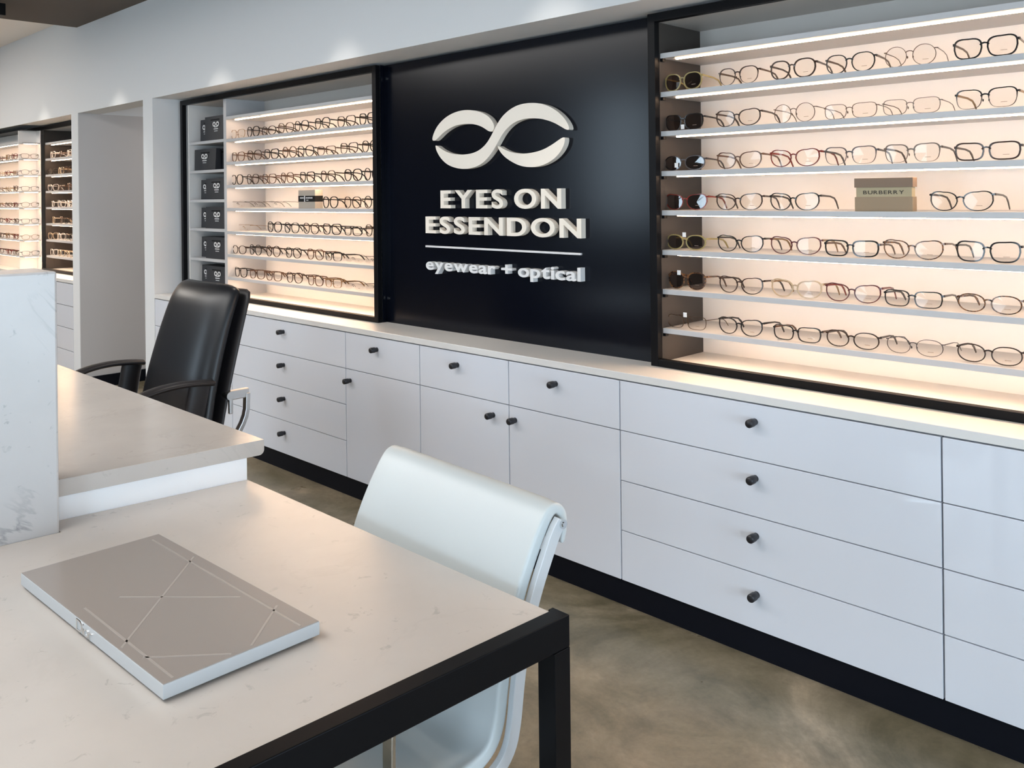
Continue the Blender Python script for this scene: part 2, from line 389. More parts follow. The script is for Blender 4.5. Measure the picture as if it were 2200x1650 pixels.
# right display
XL, XRR = -2.075, .25
t = thing('display_case', ((XL + XRR) / 2, 3.04, .90), 'large lit eyewear display case right of the black sign panel', 'display case', 'lit wall display cases')
frame_part(t, XL, XRR)
part('end_panel', MB().box(-2.056, -2.042, 2.897, YBK, .90, 2.255), M['brown_lam'], t, 'dark brown end panel')
part('end_panel', MB().box(.22, .236, 2.897, YBK, .90, 2.255), M['white_lam'], t)
part('top_panel', MB().box(-2.056, .236, 2.897, YBK, 2.256, 2.27), M['grey_tone'], t)
part('base_panel', MB().box(-2.041, .219, 2.897, YBK, .901, .915), M['white_lam'], t)
part('back_panel', MB().box(-2.056, .236, YBK + .001, YBK + .015, .90, 2.125), M['back_lam'], t)
part('back_panel_upper', MB().box(-2.056, .236, YBK + .001, YBK + .015, 2.1255, 2.27), M['grey_tone'], t, 'upper stretch of the back panel, greyer tone')
for z in SH:
    so = shelf_part(t, -2.0405, .219, z)
    part('shelf_pin', MB().box(-2.0405, -2.0285, YS + .001, YS + .02, z - .032, z - TH - .0005), M['black_metal'], so, 'small black shelf pin')
# left display
t = thing('display_case', (-5.0, 3.04, .90), 'lit eyewear display case left of the black sign panel, with a bag column', 'display case', 'lit wall display cases')
frame_part(t, -6.215, -3.861, zt=2.287)
part('end_panel', MB().box(-6.16, -6.146, 2.897, YBK, .90, 2.255), M['white_lam'], t)
part('end_panel', MB().box(-3.896, -3.882, 2.897, YBK, .90, 2.255), M['white_lam'], t)
part('divider', MB().box(-5.632, -5.594, YS, YBK, .90, 2.255), M['shelf_face'], t)
part('top_panel', MB().box(-6.16, -3.882, 2.897, YBK, 2.256, 2.27), M['grey_tone'], t)
part('base_panel', MB().box(-6.145, -3.897, 2.897, YBK, .901, .915), M['white_lam'], t)
part('back_panel', MB().box(-5.613, -3.882, YBK + .001, YBK + .015, .90, 2.125), M['back_lam'], t)
part('back_panel_upper', MB().box(-5.613, -3.882, YBK + .001, YBK + .015, 2.1255, 2.27), M['grey_tone'], t, 'upper stretch of the back panel, greyer tone')
part('back_panel', MB().box(-6.16, -5.614, YBK + .001, YBK + .015, .90, 2.27), M['grey_tone'], t)
for z in SH: shelf_part(t, -5.593, -3.897, z, lw=.017)
CUB = [1.984, 1.779, 1.572, 1.369, 1.158, .955]
for z in CUB: shelf_part(t, -6.145, -5.633, z, led=False)
# far left display (beyond the doorway)
t = thing('display_case', (-8.6, 3.04, .90), 'far left lit display case with a dark brown end panel, beside the doorway', 'display case', 'lit wall display cases')
frame_part(t, -10.6, -7.88)
part('end_panel', MB().box(-9.23, -9.213, 2.897, YBK, .915, 2.255), M['brown_lam'], t, 'dark brown end panel')
part('back_panel', MB().box(-9.23, -7.89, YBK + .001, YBK + .015, .90, 2.27), M['back_lam'], t)
part('top_panel', MB().box(-9.23, -7.89, 2.897, YBK, 2.256, 2.27), M['white_lam'], t)
part('base_panel', MB().box(-9.212, -7.89, 2.897, YBK, .901, .915), M['white_lam'], t)
for z in SH: shelf_part(t, -9.212, -7.892, z)
# lit side wing and projecting case at the far left edge
t = thing('display_case', (-9.9, 2.85, .90), 'cream lit display case at the left edge of the photo, projecting in front', 'display case', 'lit wall display cases')
part('back_panel', MB().box(-10.6, -9.34, 2.858, 2.864, .90, 2.25), M['back_lam'], t)
part('side_panel', MB().box(-9.345, -9.335, 2.70, 2.857, .90, 2.25), M['back_lam'], t)
part('side_panel', MB().box(-9.334, -9.222, 2.857, 2.863, .90, 2.25), M['back_lam'], t)
part('top_panel', MB().box(-10.6, -9.22, 2.695, 2.857, 2.2505, 2.256), M['black_metal'], t)
for z in SH:
    s_o = part('shelf', MB().box(-10.6, -9.346, 2.70, 2.857, z - .012, z), M['shelf_face'], t)
    part('led_strip', MB().box(-10.6, -9.37, 2.712, 2.720, z - .015, z - .0115), M['led'], s_o, 'glowing warm white light strip')
    s_o = part('shelf', MB().box(-9.334, -9.222, 2.700, 2.857, z - .012, z), M['shelf_face'], t)
    part('led_strip', MB().box(-9.245, -9.237, 2.72, 2.84, z - .015, z - .0115), M['led'], s_o, 'glowing warm white light strip')

# ------------------------------------------------------------------ sign panel with raised letters
YP = 2.922
t = thing('sign_panel', (-2.95, YP, .90), 'tall black sign panel with raised cream eye logo and shop lettering', 'sign')
part('panel', MB().box(-3.858, -2.078, YP, YP + .02, .90, 2.288).box(-3.8605, -3.857, 2.8955, YP, .90, 2.288), M['panel'], t)
mb = MB()
for x, z in ((-3.835, 2.215), (-3.84, 1.03), (-2.10, 1.03), (-2.10, 2.2)): mb.cyl((x, YP - .003, z), (x, YP, z), .008, n=14)
part('screw_cap', mb, M['chrome'], t, 'four small metal fixing caps')
def unp(px, py, Y):                        # position on the panel plane of a point measured on the sign
    dx, dy = px - 1100, py - 419
    u = dx * c_ + dy * s_; v_ = -dx * s_ + dy * c_
    r = F + R * (u / 1900) - U * (v_ / 1900)
    return r.x / r.y * Y, H + r.z / r.y * Y
LG = [[(302,475),(308,445),(328,402),(365,362),(410,335),(460,321),(510,322),(555,333),(590,355),(610,382),(617,407),(612,426),(600,432),(585,427),(568,414),(542,400),(508,392),(470,391),(430,397),(395,411),(360,435),(335,461),(316,478)],
 [(998,420),(992,395),(972,362),(938,328),(892,300),(842,286),(790,285),(742,294),(700,315),(665,345),(640,378),(620,415),(600,455),(577,493),(545,523),(510,540),(470,547),(430,547),(390,540),(352,522),(326,501),(318,502),(325,530),(345,565),(375,595),(410,612),(455,621),(500,617),(545,600),(580,570),(610,530),(635,485),(660,440),(690,405),(725,380),(770,365),(820,362),(870,368),(920,385),(958,407),(984,423)],
 [(632,507),(640,503),(665,520),(700,535),(750,543),(800,540),(860,525),(910,497),(950,468),(968,458),(976,464),(972,495),(955,530),(925,565),(885,592),(840,608),(790,612),(740,602),(690,575),(655,545)]]
def smooth_poly(P, it=2):
    for _ in range(it):
        Q = []
        for i in range(len(P)):
            a_, b_ = P[i], P[(i + 1) % len(P)]
            Q += [(a_[0] * .75 + b_[0] * .25, a_[1] * .75 + b_[1] * .25), (a_[0] * .25 + b_[0] * .75, a_[1] * .25 + b_[1] * .75)]
        P = Q
    return P
YLT = YP - .030
for P in LG:
    Q = smooth_poly([unp(800 + x / 2.3571, 100 + y / 2.3571, YLT) for x, y in P])
    part('logo_stroke', MB().prism(Q, 0, .0295, 0, lambda x, y, z: (x, YLT + z, y)), M['letter'], t)
    # darker return edge comes from real side faces
def px_box(x0, y0, x1, y1):
    a_ = unp(x0, y0, YLT); b_ = unp(x1, y1, YLT); return a_, b_
def letters(txt, x0, x1, z0, z1, bold, gap, mt, space=.28, depth=.030):
    for ch, vs, fs, fn in text_layout(txt, x0, x1, z0, z1, bold, gap, space):
        V = []
        for p in vs:
            q = fn(p); V.append((q[0], YP - depth if p[2] > 0 else YP - .0005, q[1]))
        part('letter', MB().add(V, fs), mt, t)
e0 = unp(946, 409, YLT); e1 = unp(1206, 449, YLT); zt0 = (unp(946, 409, YLT)[1] + unp(1203, 405, YLT)[1]) / 2; zb0 = (unp(946, 447, YLT)[1] + unp(1203, 449, YLT)[1]) / 2
letters('EYES ON', e0[0], e1[0], zb0, zt0, .022, .16, M['letter'], space=.24)
e0 = unp(914, 466, YLT); e1 = unp(1249, 513, YLT); zt1 = (unp(914, 465, YLT)[1] + unp(1246, 470, YLT)[1]) / 2; zb1 = (unp(914, 501, YLT)[1] + unp(1246, 512, YLT)[1]) / 2
letters('ESSENDON', e0[0], e1[0], zb1, zt1, .022, .15, M['letter'])
a_ = unp(914, 529, YP - .012); b_ = unp(1247, 543, YP - .012)
part('line', MB().box(a_[0], b_[0], YP - .012, YP - .0005, a_[1] - .0045, a_[1] + .0045), M['silver_letter'], t)
e0 = unp(915, 560, YLT); e1 = unp(1247, 560, YLT)
zb2, zt2 = unp(918, 579, YLT)[1], unp(918, 562, YLT)[1]
letters('eyewear + optical', e0[0], e1[0], zb2, zt2, .024, .05, M['silver_letter'], space=.24)

# ------------------------------------------------------------------ carrier bags in the left column
def eye_logo(mb, cx0, cz0, w0, y, mi=1):
    for sx in (-1, 1):
        ring = []
        n = 18
        for i in range(n):
            a_ = 2 * PI * i / n; ring.append((cx0 + sx * w0 * .27 + math.cos(a_) * w0 * .24, cz0 + math.sin(a_) * w0 * .19))
        path = [(x, y, z) for x, z in ring]
        mb.sweep(path, .0012, w0 * .10, up=(0, 1, 0), mi=mi, closed=True, smooth=False) if False else None
        inner = [(cx0 + sx * w0 * .27 + math.cos(2 * PI * i / n) * w0 * .13, cz0 + math.sin(2 * PI * i / n) * w0 * .09) for i in range(n)]
        vs = [(x, y, z) for x, z in ring] + [(x, y, z) for x, z in inner]
        mb.add(vs, [(i, (i + 1) % n, n + (i + 1) % n, n + i) for i in range(n)], mi)
def carrier_bag(x0, x1, y0, y1, z, h, lx, row, which):
    t = thing('carrier_bag', ((x0 + x1) / 2, (y0 + y1) / 2, z), 'black paper carrier bag, %s, %s shelf of the bag column' % (which, row), 'bag', 'black carrier bags in the left column')
    mb = MB(); d_ = .006
    mb.add([(x0 + d_, y0, z), (x1 - d_, y0, z), (x1 - d_, y1, z), (x0 + d_, y1, z), (x0, y0 + d_, z + h), (x1, y0 + d_, z + h), (x1, y1 - d_, z + h), (x0, y1 - d_, z + h)],
           [(0, 3, 2, 1), (4, 5, 6, 7), (0, 1, 5, 4), (1, 2, 6, 5), (2, 3, 7, 6), (3, 0, 4, 7)])
    part('bag_body', mb, M['bag'], t)
    xm = (x0 + x1) / 2
    part('handle_slot', MB().box(xm - .06, xm + .06, y0 + .002, y0 + .006, z + h - .030, z + h - .022), M['slot'], t)
    mb = MB(); yy = y0 + .0005; eye_logo(mb, lx, z + h * .66, .092, yy - .001, 0)
    zz = z + h * .53
    for i, (ww, hh) in enumerate(((.045, .006), (.062, .006), (.05, .004))):
        mb.box(lx - ww / 2, lx + ww / 2, yy - .0012, yy, zz - i * .014, zz - i * .014 + hh)
    part('print', mb, M['bag_print'], t, 'small white eye logo and lines of lettering')
names = ['top', 'second', 'third', 'fourth', 'fifth', 'lowest visible']
for i, z in enumerate(CUB):
    h = (.150 if i else .172) + random.uniform(-.004, .004)
    if i != 1:
        carrier_bag(-6.132, -5.90, 2.975, 3.10, z, h * .96, -6.045, names[i], 'left one behind')
        carrier_bag(-5.955 + random.uniform(-.01, .01), -5.66, 2.925, 2.968, z, h, -5.79, names[i], 'right one in front')
    else:
        carrier_bag(-6.125, -5.80, 2.925, 2.968, z, h, -5.965, names[i], 'left one in front')
        carrier_bag(-5.86, -5.645, 2.975, 3.10, z, h, -5.70, names[i], 'right one behind')

# ------------------------------------------------------------------ glasses
K = 1.0
SHAPES = {  # a, b, n, cat lift, bottom taper, rim thickness top/bottom
    'rectangular': (.0385, .0235, 3.6, .002, .10),
    'cat-eye': (.0395, .0270, 2.5, .0075, .16),
    'round': (.0330, .0315, 2.05, .0, .0),
    'square': (.0370, .0275, 3.3, .003, .14),
    'oval': (.0385, .0250, 2.3, .001, .05),
    'rounded': (.0350, .0295, 2.5, .002, .13),
}
def outline(a, b, n, k_, tp, cx0, off=0., seg=32):
    out = []
    for i in range(seg):
        t_ = 2 * PI * i / seg; c, s2 = math.cos(t_), math.sin(t_)
        x = (a + off) * math.copysign(abs(c) ** (2 / n), c); z = (b + off) * math.copysign(abs(s2) ** (2 / n), s2)
        if z < 0: x *= 1 + tp * z / b
        z += k_ * max(0, x / a) * (1 if z > 0 else .2)
        out.append((cx0 + x, z))
    return out
def wrap(x): return 1.1 * x * x
_gm = {}
def glasses_meshes(shape, th, kind):
    key = (shape, th, kind)
    if key in _gm: return _gm[key]
    a, b, n, k_, tp = SHAPES[shape]; cx0 = a + .0105; seg = 32
    zc = b + th + (.001)
    front_, lensL, lensR = MB(), MB(), MB()
    dep = .0045 if th > .0022 else .0025
    for sgn, lm in ((-1, lensL), (1, lensR)):
        inn = [(sgn * x, z + zc) for x, z in outline(a, b, n, k_, tp, cx0)]
        oo = [(sgn * x, z + zc) for x, z in outline(a, b, n, k_, tp, cx0, th)]
        if kind != 'rimless':
            if kind == 'browline':
                oo = [(x, z) if z > zc + .1 * b else (ix + (x - ix) * .35, iz + (z - iz) * .35) for (x, z), (ix, iz) in zip(oo, inn)]
            vs = []
            for x, z in oo: vs.append((x, wrap(x) - dep / 2, z))
            for x, z in inn: vs.append((x, wrap(x) - dep / 2, z))
            for x, z in inn: vs.append((x, wrap(x) + dep / 2, z))
            for x, z in oo: vs.append((x, wrap(x) + dep / 2, z))
            fs = [(r * seg + i, r * seg + (i + 1) % seg, ((r + 1) % 4) * seg + (i + 1) % seg, ((r + 1) % 4) * seg + i) for r in range(4) for i in range(seg)]
            if sgn < 0: fs = [f_[::-1] for f_ in fs]
            front_.add(vs, fs)
        lm.add([(x, wrap(x), z) for x, z in inn] + [(sgn * cx0, wrap(cx0), zc)], [(i, (i + 1) % seg, seg) for i in range(seg)], 0)
    # small demo-lens print
    px0, pz0 = cx0 + .004, zc - b * .52
    lensR.add([(px0 - .009, wrap(px0) - .0012, pz0), (px0 + .009, wrap(px0) - .0012, pz0), (px0 + .009, wrap(px0) - .0012, pz0 + .0014), (px0 - .009, wrap(px0) - .0012, pz0 + .0014)], [(0, 1, 2, 3)], 1)
    bw = .0125; zb = zc + b * (.42 if kind != 'rimless' else .2)
    bt = max(th * 1.25, .0016)
    front_.sweep([(-bw, 0, zb - .003), (-bw * .55, -.001, zb + .0012), (0, -.0012, zb + .0025), (bw * .55, -.001, zb + .0012), (bw, 0, zb - .003)], dep, bt, up=(0, 1, 0), n=4)
    if th < .0022 or kind == 'browline':      # nose pads on metal frames
        for sgn in (-1, 1):
            front_.sweep([(sgn * .010, .001, zc + .002), (sgn * .0085, .006, zc - .003)], .0008, .0008, n=4)
            front_.add([(sgn * .0085 + dx * .0022, .0065, zc - .004 + dz * .005) for dx, dz in ((0, -1), (1, -.4), (1, .4), (0, 1), (-1, .4), (-1, -.4))], [(0, 1, 2, 3, 4, 5)])
    xo = cx0 + a + th * .6; zh = zc + b * .55 + k_ * .8
    for sgn in (-1, 1):
        front_.sweep([(sgn * (xo - .004), wrap(xo) - .001, zh), (sgn * (xo + .003), wrap(xo) + .001, zh), (sgn * (xo + .004), wrap(xo) + .007, zh)], max(.003, dep), max(.0022, th * 1.7), up=(0, 0, 1), n=4)
    temples = []
    for sgn in (-1, 1):
        tm = MB(); yh = wrap(xo) + .005; L = .150
        pts = []; tp_ = []
        for q, (yy, zz) in enumerate(((0, zh), (.03, zh - .001), (.08, zh * .93), (.115, zh * .80), (.132, zh * .55), (.150, .004))):
            pts.append((sgn * (xo + .003 - yy * .05), yh + yy, zz)); tp_.append((1.0, .85, .75, .8, 1.0, .8)[q])
        hh = .0075 if th >= .0022 else .0030
        tm.sweep(pts, .0026 if th >= .0022 else .0016, hh, up=(0, 0, 1), n=4, taper=tp_); temples.append(tm)
    _gm[key] = (front_, lensL, lensR, temples[0], temples[1], zc + b * .5)
    return _gm[key]
_md = {}
def mesh_for(key, mb, mats):
    if key not in _md: _md[key] = mb.mesh(key[0], mats)
    return _md[key]
def art(w0): return 'an ' + w0 if w0[0] in 'aeiou' else 'a ' + w0
KINDW = {'full': '', 'browline': 'browline ', 'rimless': 'rimless '}
def glasses(x, y, z, shape, colour, kind, th, label, group, rz=0., parts=True, lens='lens', temple=None, sc=1.01, tag_on=None, rx=0.):
    fr, lL, lR, tL, tR, _ = glasses_meshes(shape, th, kind)
    cat = 'sunglasses' if lens == 'dark_lens' else 'glasses'
    fm = FR[colour]; tm = FR[temple or colour]
    if parts:
        root = bpy.data.objects.new('sunglasses' if lens == 'dark_lens' else 'eyeglasses', None); C.objects.link(root); root.empty_display_size = .02
        root.location = (x, y, z + .0008); root.rotation_euler = (rx, 0, rz); root.scale = (sc, sc, sc); tag(root, label, cat, group)
        for nm, mb, mats in (('frame_front', fr, (fm,)), ('lens', lL, (M[lens], M['lens_print'])), ('lens', lR, (M[lens], M['lens_print'])), ('temple', tL, (tm,)), ('temple', tR, (tm,))):
            me = mesh_for((nm, shape, th, kind, id(mb), mats[0].name), mb, mats)
            o = bpy.data.objects.new(nm, me); C.objects.link(o); o.parent = root
        if tag_on:
            mb = MB().box(tag_on[0] - .008, tag_on[0] + .008, tag_on[1], tag_on[1] + .001, tag_on[2], tag_on[2] + .018)
            o = bpy.data.objects.new('price_tag', mesh_for(('price_tag', tag_on), mb, (M['tag'],))); C.objects.link(o); o.parent = root
        return root
    key = ('eyeglasses', shape, th, kind, fm.name)
    if key not in _md:
        mb = MB()
        for q, mi in ((fr, 0), (lL, 1), (lR, 1), (tL, 0), (tR, 0)):
            mb.add(q.v, q.f, mi)
        _md[key] = mb.mesh('eyeglasses', (fm, M['lens']))
    o = bpy.data.objects.new('eyeglasses', _md[key]); C.objects.link(o); o.location = (x, y, z + .0008); o.rotation_euler = (rx, 0, rz); o.scale = (sc, sc, sc)
    return tag(o, label, cat, group)
ORD = ['first', 'second', 'third', 'fourth', 'fifth', 'sixth', 'seventh', 'eighth', 'ninth']
SHN = ['top', 'second', 'third', 'fourth', 'fifth', 'sixth', 'bottom']
def glab(colour, kind, shape, noun, i, row, case):
    return '%s %s%s %s, %s from left on the %s shelf, %s' % (colour, KINDW[kind], shape, noun, ORD[i], row, case)
#  (x centre, shape, colour, kind, rim thickness, extra)
TK, TN, TM = .0042, .0030, .0016
R6 = [-1.955, -1.718, -1.497, -1.293, -1.092, -.868, -.66]
RIGHT = [
 [('rounded', 'olive gold', 'full', TK, dict(lens='dark_lens')), ('rounded', 'dark brown', 'browline', TN, dict(temple='bronze')), ('rounded', 'dark brown', 'full', TK, {}), ('rounded', 'black', 'full', TN, dict(temple='bronze')), ('round', 'bronze', 'full', TM, {}), ('square', 'black', 'full', TK, dict(temple='bronze'))],
 [('square', 'black', 'full', TN, dict(lens='dark_lens', tag_on=(0, -.004, .004))), ('cat-eye', 'dark brown', 'full', TN, {}), ('round', 'bronze', 'full', TM, {}), ('rectangular', 'bronze', 'full', TM, dict(temple='brown')), ('rectangular', 'silver', 'full', TM, dict(temple='brown')), ('square', 'black', 'browline', TN, dict(temple='gold'))],
 [('oval', 'gunmetal', 'full', TN, dict(lens='dark_lens', tag_on=(-.03, -.004, .012))), ('cat-eye', 'brown', 'full', TN, {}), ('cat-eye', 'red', 'full', TN, {}), ('square', 'gunmetal', 'browline', TN, {}), ('square', 'silver', 'browline', TN, dict(temple='dark brown')), ('rectangular', 'dark brown', 'full', TK, {})],
 [('cat-eye', 'red', 'full', TN, dict(lens='dark_lens')), ('cat-eye', 'dark brown', 'full', TN, {}), ('cat-eye', 'black', 'full', TN, {}), None, None, ('cat-eye', 'black', 'full', TN, {})],
 [('oval', 'olive gold', 'full', TK, dict(lens='dark_lens', tag_on=(0, -.004, .05))), ('cat-eye', 'black', 'full', TN, {}), ('cat-eye', 'burgundy', 'full', TN, dict(temple='gold')), ('rectangular', 'black', 'full', TK, dict(temple='brown')), ('cat-eye', 'tortoiseshell', 'full', TN, {}), ('square', 'black', 'full', TK, {})],
 [('rounded', 'tortoiseshell', 'full', TK, dict(lens='dark_lens', tag_on=(-.03, -.004, .055))), ('cat-eye', 'dark brown', 'full', TN, {}), ('cat-eye', 'pale beige', 'full', TK, dict(temple='gold')), ('cat-eye', 'burgundy', 'full', TN, dict(temple='red')), ('rectangular', 'black', 'full', TN, {}), ('oval', 'tortoiseshell', 'full', TN, {})],
 [('rectangular', 'bronze', 'full', TM, dict(tag_on=(0, -.004, .046))), ('cat-eye', 'black', 'full', TN, {}), ('rectangular', 'black', 'full', TN, dict(temple='brown')), ('oval', 'dark brown', 'full', TN, {}), ('oval', 'gunmetal', 'full', TM, {}), ('oval', 'dark brown', 'full', TN, {})],
]
for r, row in enumerate(RIGHT):
    cnt = 0
    for i, g_ in enumerate(row):
        if g_ is None: continue
        shape, col, kind, th, ex = g_
        noun = 'sunglasses' if ex.get('lens') else 'eyeglasses'
        x = R6[i]
        if r == 3 and i == 5: x = -.93 - .015
        glasses(x, 2.925 + random.uniform(0, .012), SH[r + 1], shape, col, kind, th, glab(col, kind, shape, noun, cnt, SHN[r], 'right case'), 'glasses on the %s shelf of the right case' % SHN[r],
                rz=random.uniform(-.06, .05), **ex)
        cnt += 1
glasses(-.645, 2.93, SH[4], 'round', 'burgundy', 'full', TN, 'burgundy eyeglasses cut off by the right photo edge, beside the far right black pair', 'glasses on the fourth shelf of the right case')
# left case
COLS = ['black', 'dark brown', 'black', 'tortoiseshell', 'black', 'dark brown', 'brown', 'black']
SHP = ['rounded', 'square', 'rounded', 'rectangular', 'square', 'oval', 'round', 'rounded']
LX = [
 [(-5.51, 'square', 'gold', 'full', TM), (-5.305, 'rounded', 'black', 'full', TK), (-5.10, 'oval', 'dark brown', 'full', TN), (-4.90, 'rounded', 'bronze', 'full', TN), (-4.705, 'rounded', 'black', 'full', TN), (-4.48, 'rounded', 'black', 'browline', TK), (-4.24, 'square', 'dark brown', 'full', TN), (-4.03, 'square', 'black', 'full', TK)],
 [(-5.50, 'square', 'brown', 'full', TN), (-5.287, 'rounded', 'dark brown', 'full', TN), (-5.075, 'square', 'black', 'full', TK), (-4.855, 'round', 'brown', 'full', TN), (-4.66, 'rounded', 'black', 'full', TN), (-4.453, 'rectangular', 'bronze', 'browline', TN), (-4.222, 'square', 'dark brown', 'browline', TN), (-4.01, 'rounded', 'black', 'full', TN)],
 [(-5.52, 'rounded', 'black', 'full', TK), (-5.30, 'rounded', 'dark brown', 'full', TN), (-5.095, 'square', 'brown', 'full', TN), (-4.875, 'rounded', 'brown', 'full', TN), (-4.65, 'square', 'black', 'full', TK), (-4.43, 'rounded', 'dark brown', 'full', TN), (-4.185, 'rounded', 'black', 'full', TK), (-3.99, 'round', 'black', 'full', TN)],
 [(-5.50, 'rectangular', 'gunmetal', 'rimless', TM), (-5.26, 'rectangular', 'bronze', 'rimless', TM), (-5.03, 'rectangular', 'gunmetal', 'rimless', TM), (-4.41, 'rounded', 'black', 'full', TK), (-4.18, 'rounded', 'dark brown', 'full', TN), (-3.985, 'round', 'black', 'full', TN)],
 [(-5.42, 'rectangular', 'gold', 'rimless', TM), (-5.05, 'rounded', 'black', 'full', TK), (-4.83, 'rounded', 'black', 'full', TN), (-4.61, 'rounded', 'dark brown', 'full', TN), (-4.405, 'square', 'black', 'full', TK), (-4.19, 'rectangular', 'black', 'full', TN), (-3.985, 'rounded', 'dark brown', 'full', TN)],
 [(-5.507, 'oval', 'dark brown', 'full', TN), (-5.29, 'round', 'black', 'full', TN), (-5.054, 'round', 'dark brown', 'full', TN), (-4.83, 'rounded', 'black', 'full', TN), (-4.58, 'rounded', 'brown', 'full', TN), (-4.39, 'rectangular', 'black', 'browline', TK), (-4.18, 'rectangular', 'gunmetal', 'rimless', TM), (-3.99, 'rectangular', 'gunmetal', 'rimless', TM)],
 [(-5.478, 'square', 'black', 'full', TK), (-5.27, 'square', 'brown', 'full', TN), (-5.055, 'square', 'brown', 'full', TN), (-4.82, 'rounded', 'dark brown', 'full', TN), (-4.575, 'square', 'brown', 'full', TN), (-4.385, 'rectangular', 'gold', 'browline', TN), (-4.175, 'rectangular', 'gunmetal', 'rimless', TM), (-3.985, 'rectangular', 'gunmetal', 'rimless', TM)],
]
for r, row in enumerate(LX):
    for i, (x, shape, col, kind, th) in enumerate(row):
        glasses(x, 2.925 + random.uniform(0, .012), SH[r + 1], shape, col, kind, th, glab(col, kind, shape, 'eyeglasses', i, SHN[r], 'left case'), 'glasses on the %s shelf of the left case' % SHN[r], rz=random.uniform(-.08, .05))
# far left cases: small in the photo, one mesh each
random.seed(3)
for r in range(7):
    for i in range(4):
        x = -9.10 + i * .215
        col = random.choice(['clear', 'clear', 'silver', 'pale beige', 'brown'])
        glasses(x + random.uniform(-.01, .01), 2.925, SH[r + 1], random.choice(['rounded', 'square', 'oval']), col, 'full', TN,
                '%s eyeglasses, %s from left on the %s shelf by the far brown end panel' % (col, ORD[i], SHN[r]), 'glasses by the far brown end panel', rz=random.uniform(-.25, .25), parts=False)
    col = ['bronze', 'gunmetal', 'gunmetal', 'bronze', 'gunmetal', 'gold', 'black'][r]
    glasses(-9.262, 2.778, SH[r + 1], ['rectangular', 'oval'][r % 2], col, 'full', TN, '%s eyeglasses alone on the %s shelf of the narrow side wing' % (col, SHN[r]), 'glasses on the narrow side wing', rz=PI / 2, parts=False, sc=.85)
    for i in range(4):
        col = random.choice(['gold', 'bronze', 'brown', 'pale beige', 'red'])
        glasses(-10.22 + i * .24 + random.uniform(-.02, .02), 2.712, SH[r + 1], random.choice(['rounded', 'oval', 'rectangular']), col, 'full', TN,
                '%s eyeglasses, %s from left on the %s shelf at the left photo edge' % (col, ORD[i], SHN[r]), 'glasses in the case at the left photo edge', rz=random.uniform(-.1, .1), parts=False, sc=.86)

# ------------------------------------------------------------------ boxes on the shelves
z = SH[4]
t = thing('brand_box', (-1.188, 2.96, z), 'taupe and brown cardboard brand box on the fourth shelf of the right case', 'box')
part('box_base', MB().box(-1.277, -1.087, 2.93, 2.965, z, z + .0475), M['box_taupe'], t, bevel=.001)
part('box_band', MB().box(-1.273, -1.091, 2.933, 2.962, z + .0475, z + .079), M['box_band'], t, 'olive band with dark lettering')
part('box_lid', MB().box(-1.278, -1.086, 2.929, 2.966, z + .079, z + .110), M['box_lid'], t, bevel=.001)
mb = MB()
for ch, vs, fs, fn in text_layout('BURBERRY', -1.249, -1.115, z + .0565, z + .0685, .012, .14):
    mb.add([(fn(p)[0], 2.9323 if p[2] > 0 else 2.9331, fn(p)[1]) for p in vs], fs)
part('lettering', mb, M['box_print'], t)
t = thing('brand_box', (-4.63, 2.96, z), 'grey beige cardboard box with black band, fourth shelf of the left case', 'box')
part('box_body', MB().box(-4.745, -4.562, 2.93, 2.985, z, z + .112), M['box_grey'], t, bevel=.001)
part('black_band', MB().box(-4.7455, -4.5615, 2.9293, 2.9858, z + .040, z + .076), M['slot'], t)
mb = MB()
mb.box(-4.678, -4.670, 2.9285, 2.9292, z + .040, z + .076)
random.seed(5)
for x0, x1 in ((-4.725, -4.685), (-4.660, -4.590)):
    x = x0
    while x < x1: mb.box(x, x + .0032, 2.9287, 2.9292, z + .059, z + .0675); x += .0062
for i in range(4): mb.box(-4.655 + i * .006, -4.652 + i * .006, 2.9287, 2.9292, z + .047, z + .052)
part('lettering', mb, M['tag'], t, 'tiny white lettering')

# ------------------------------------------------------------------ reception desk (left), marble screen, consultation table
t = thing('reception_desk', (-3.2, 1.05, 0), 'raised stone topped reception desk behind the marble screen, left of the white chair', 'desk')
sl = [(-2.388, 1.349), (-2.439, .796), (-2.50, .772), (-4.35, .772), (-4.35, 1.349)]
def slab_mesh():
    mb = MB()
    # rounded lower front edge at the right end
    n = 6; x1 = lambda y: -2.388 - .0922 * (1.349 - y)
    prof = []
    for i in range(n + 1):
        a_ = PI / 2 * i / n; prof.append((1.349 - .016 + .016 * math.cos(a_), .814 + .016 - .016 * math.sin(a_)))
    poly = [(.786, .814), (.786, .859), (1.349, .859)] + prof     # (y, z)
    vs = [(x1(y), y, z_) for y, z_ in poly] + [(-4.35, y, z_) for y, z_ in poly]
    k_ = len(poly)
    mb.add(vs, [tuple(range(k_)), tuple(range(k_, 2 * k_))[::-1]] + [(i, k_ + i, k_ + (i + 1) % k_, (i + 1) % k_) for i in range(k_)])
    return mb
part('desk_top', slab_mesh(), M['marble_slab'], t, bevel=.0015)
part('side_panel', MB().prism([(-2.396, 1.296), (-2.456, .786), (-2.50, .786), (-2.44, 1.296)], 0, .8135), M['desk_white'], t)
part('front_panel', MB().prism([(-2.441, 1.29), (-4.30, 1.29), (-4.30, 1.26), (-2.444, 1.26)], .05, .8135), M['desk_white'], t)
t = thing('marble_screen', (-2.45, .3, 0), 'tall white marble clad screen wall at the left edge of the photo', 'screen')
bl = lambda y: -2.365 - .092 * (.769 - y)
yb_ = -.35
part('screen_body', MB().prism([(bl(.769), .769), (bl(yb_), yb_), (bl(yb_) - .16, yb_), (bl(.769) - .16, .769)], 0, 1.402), M['marble_white'], t, bevel=.006)

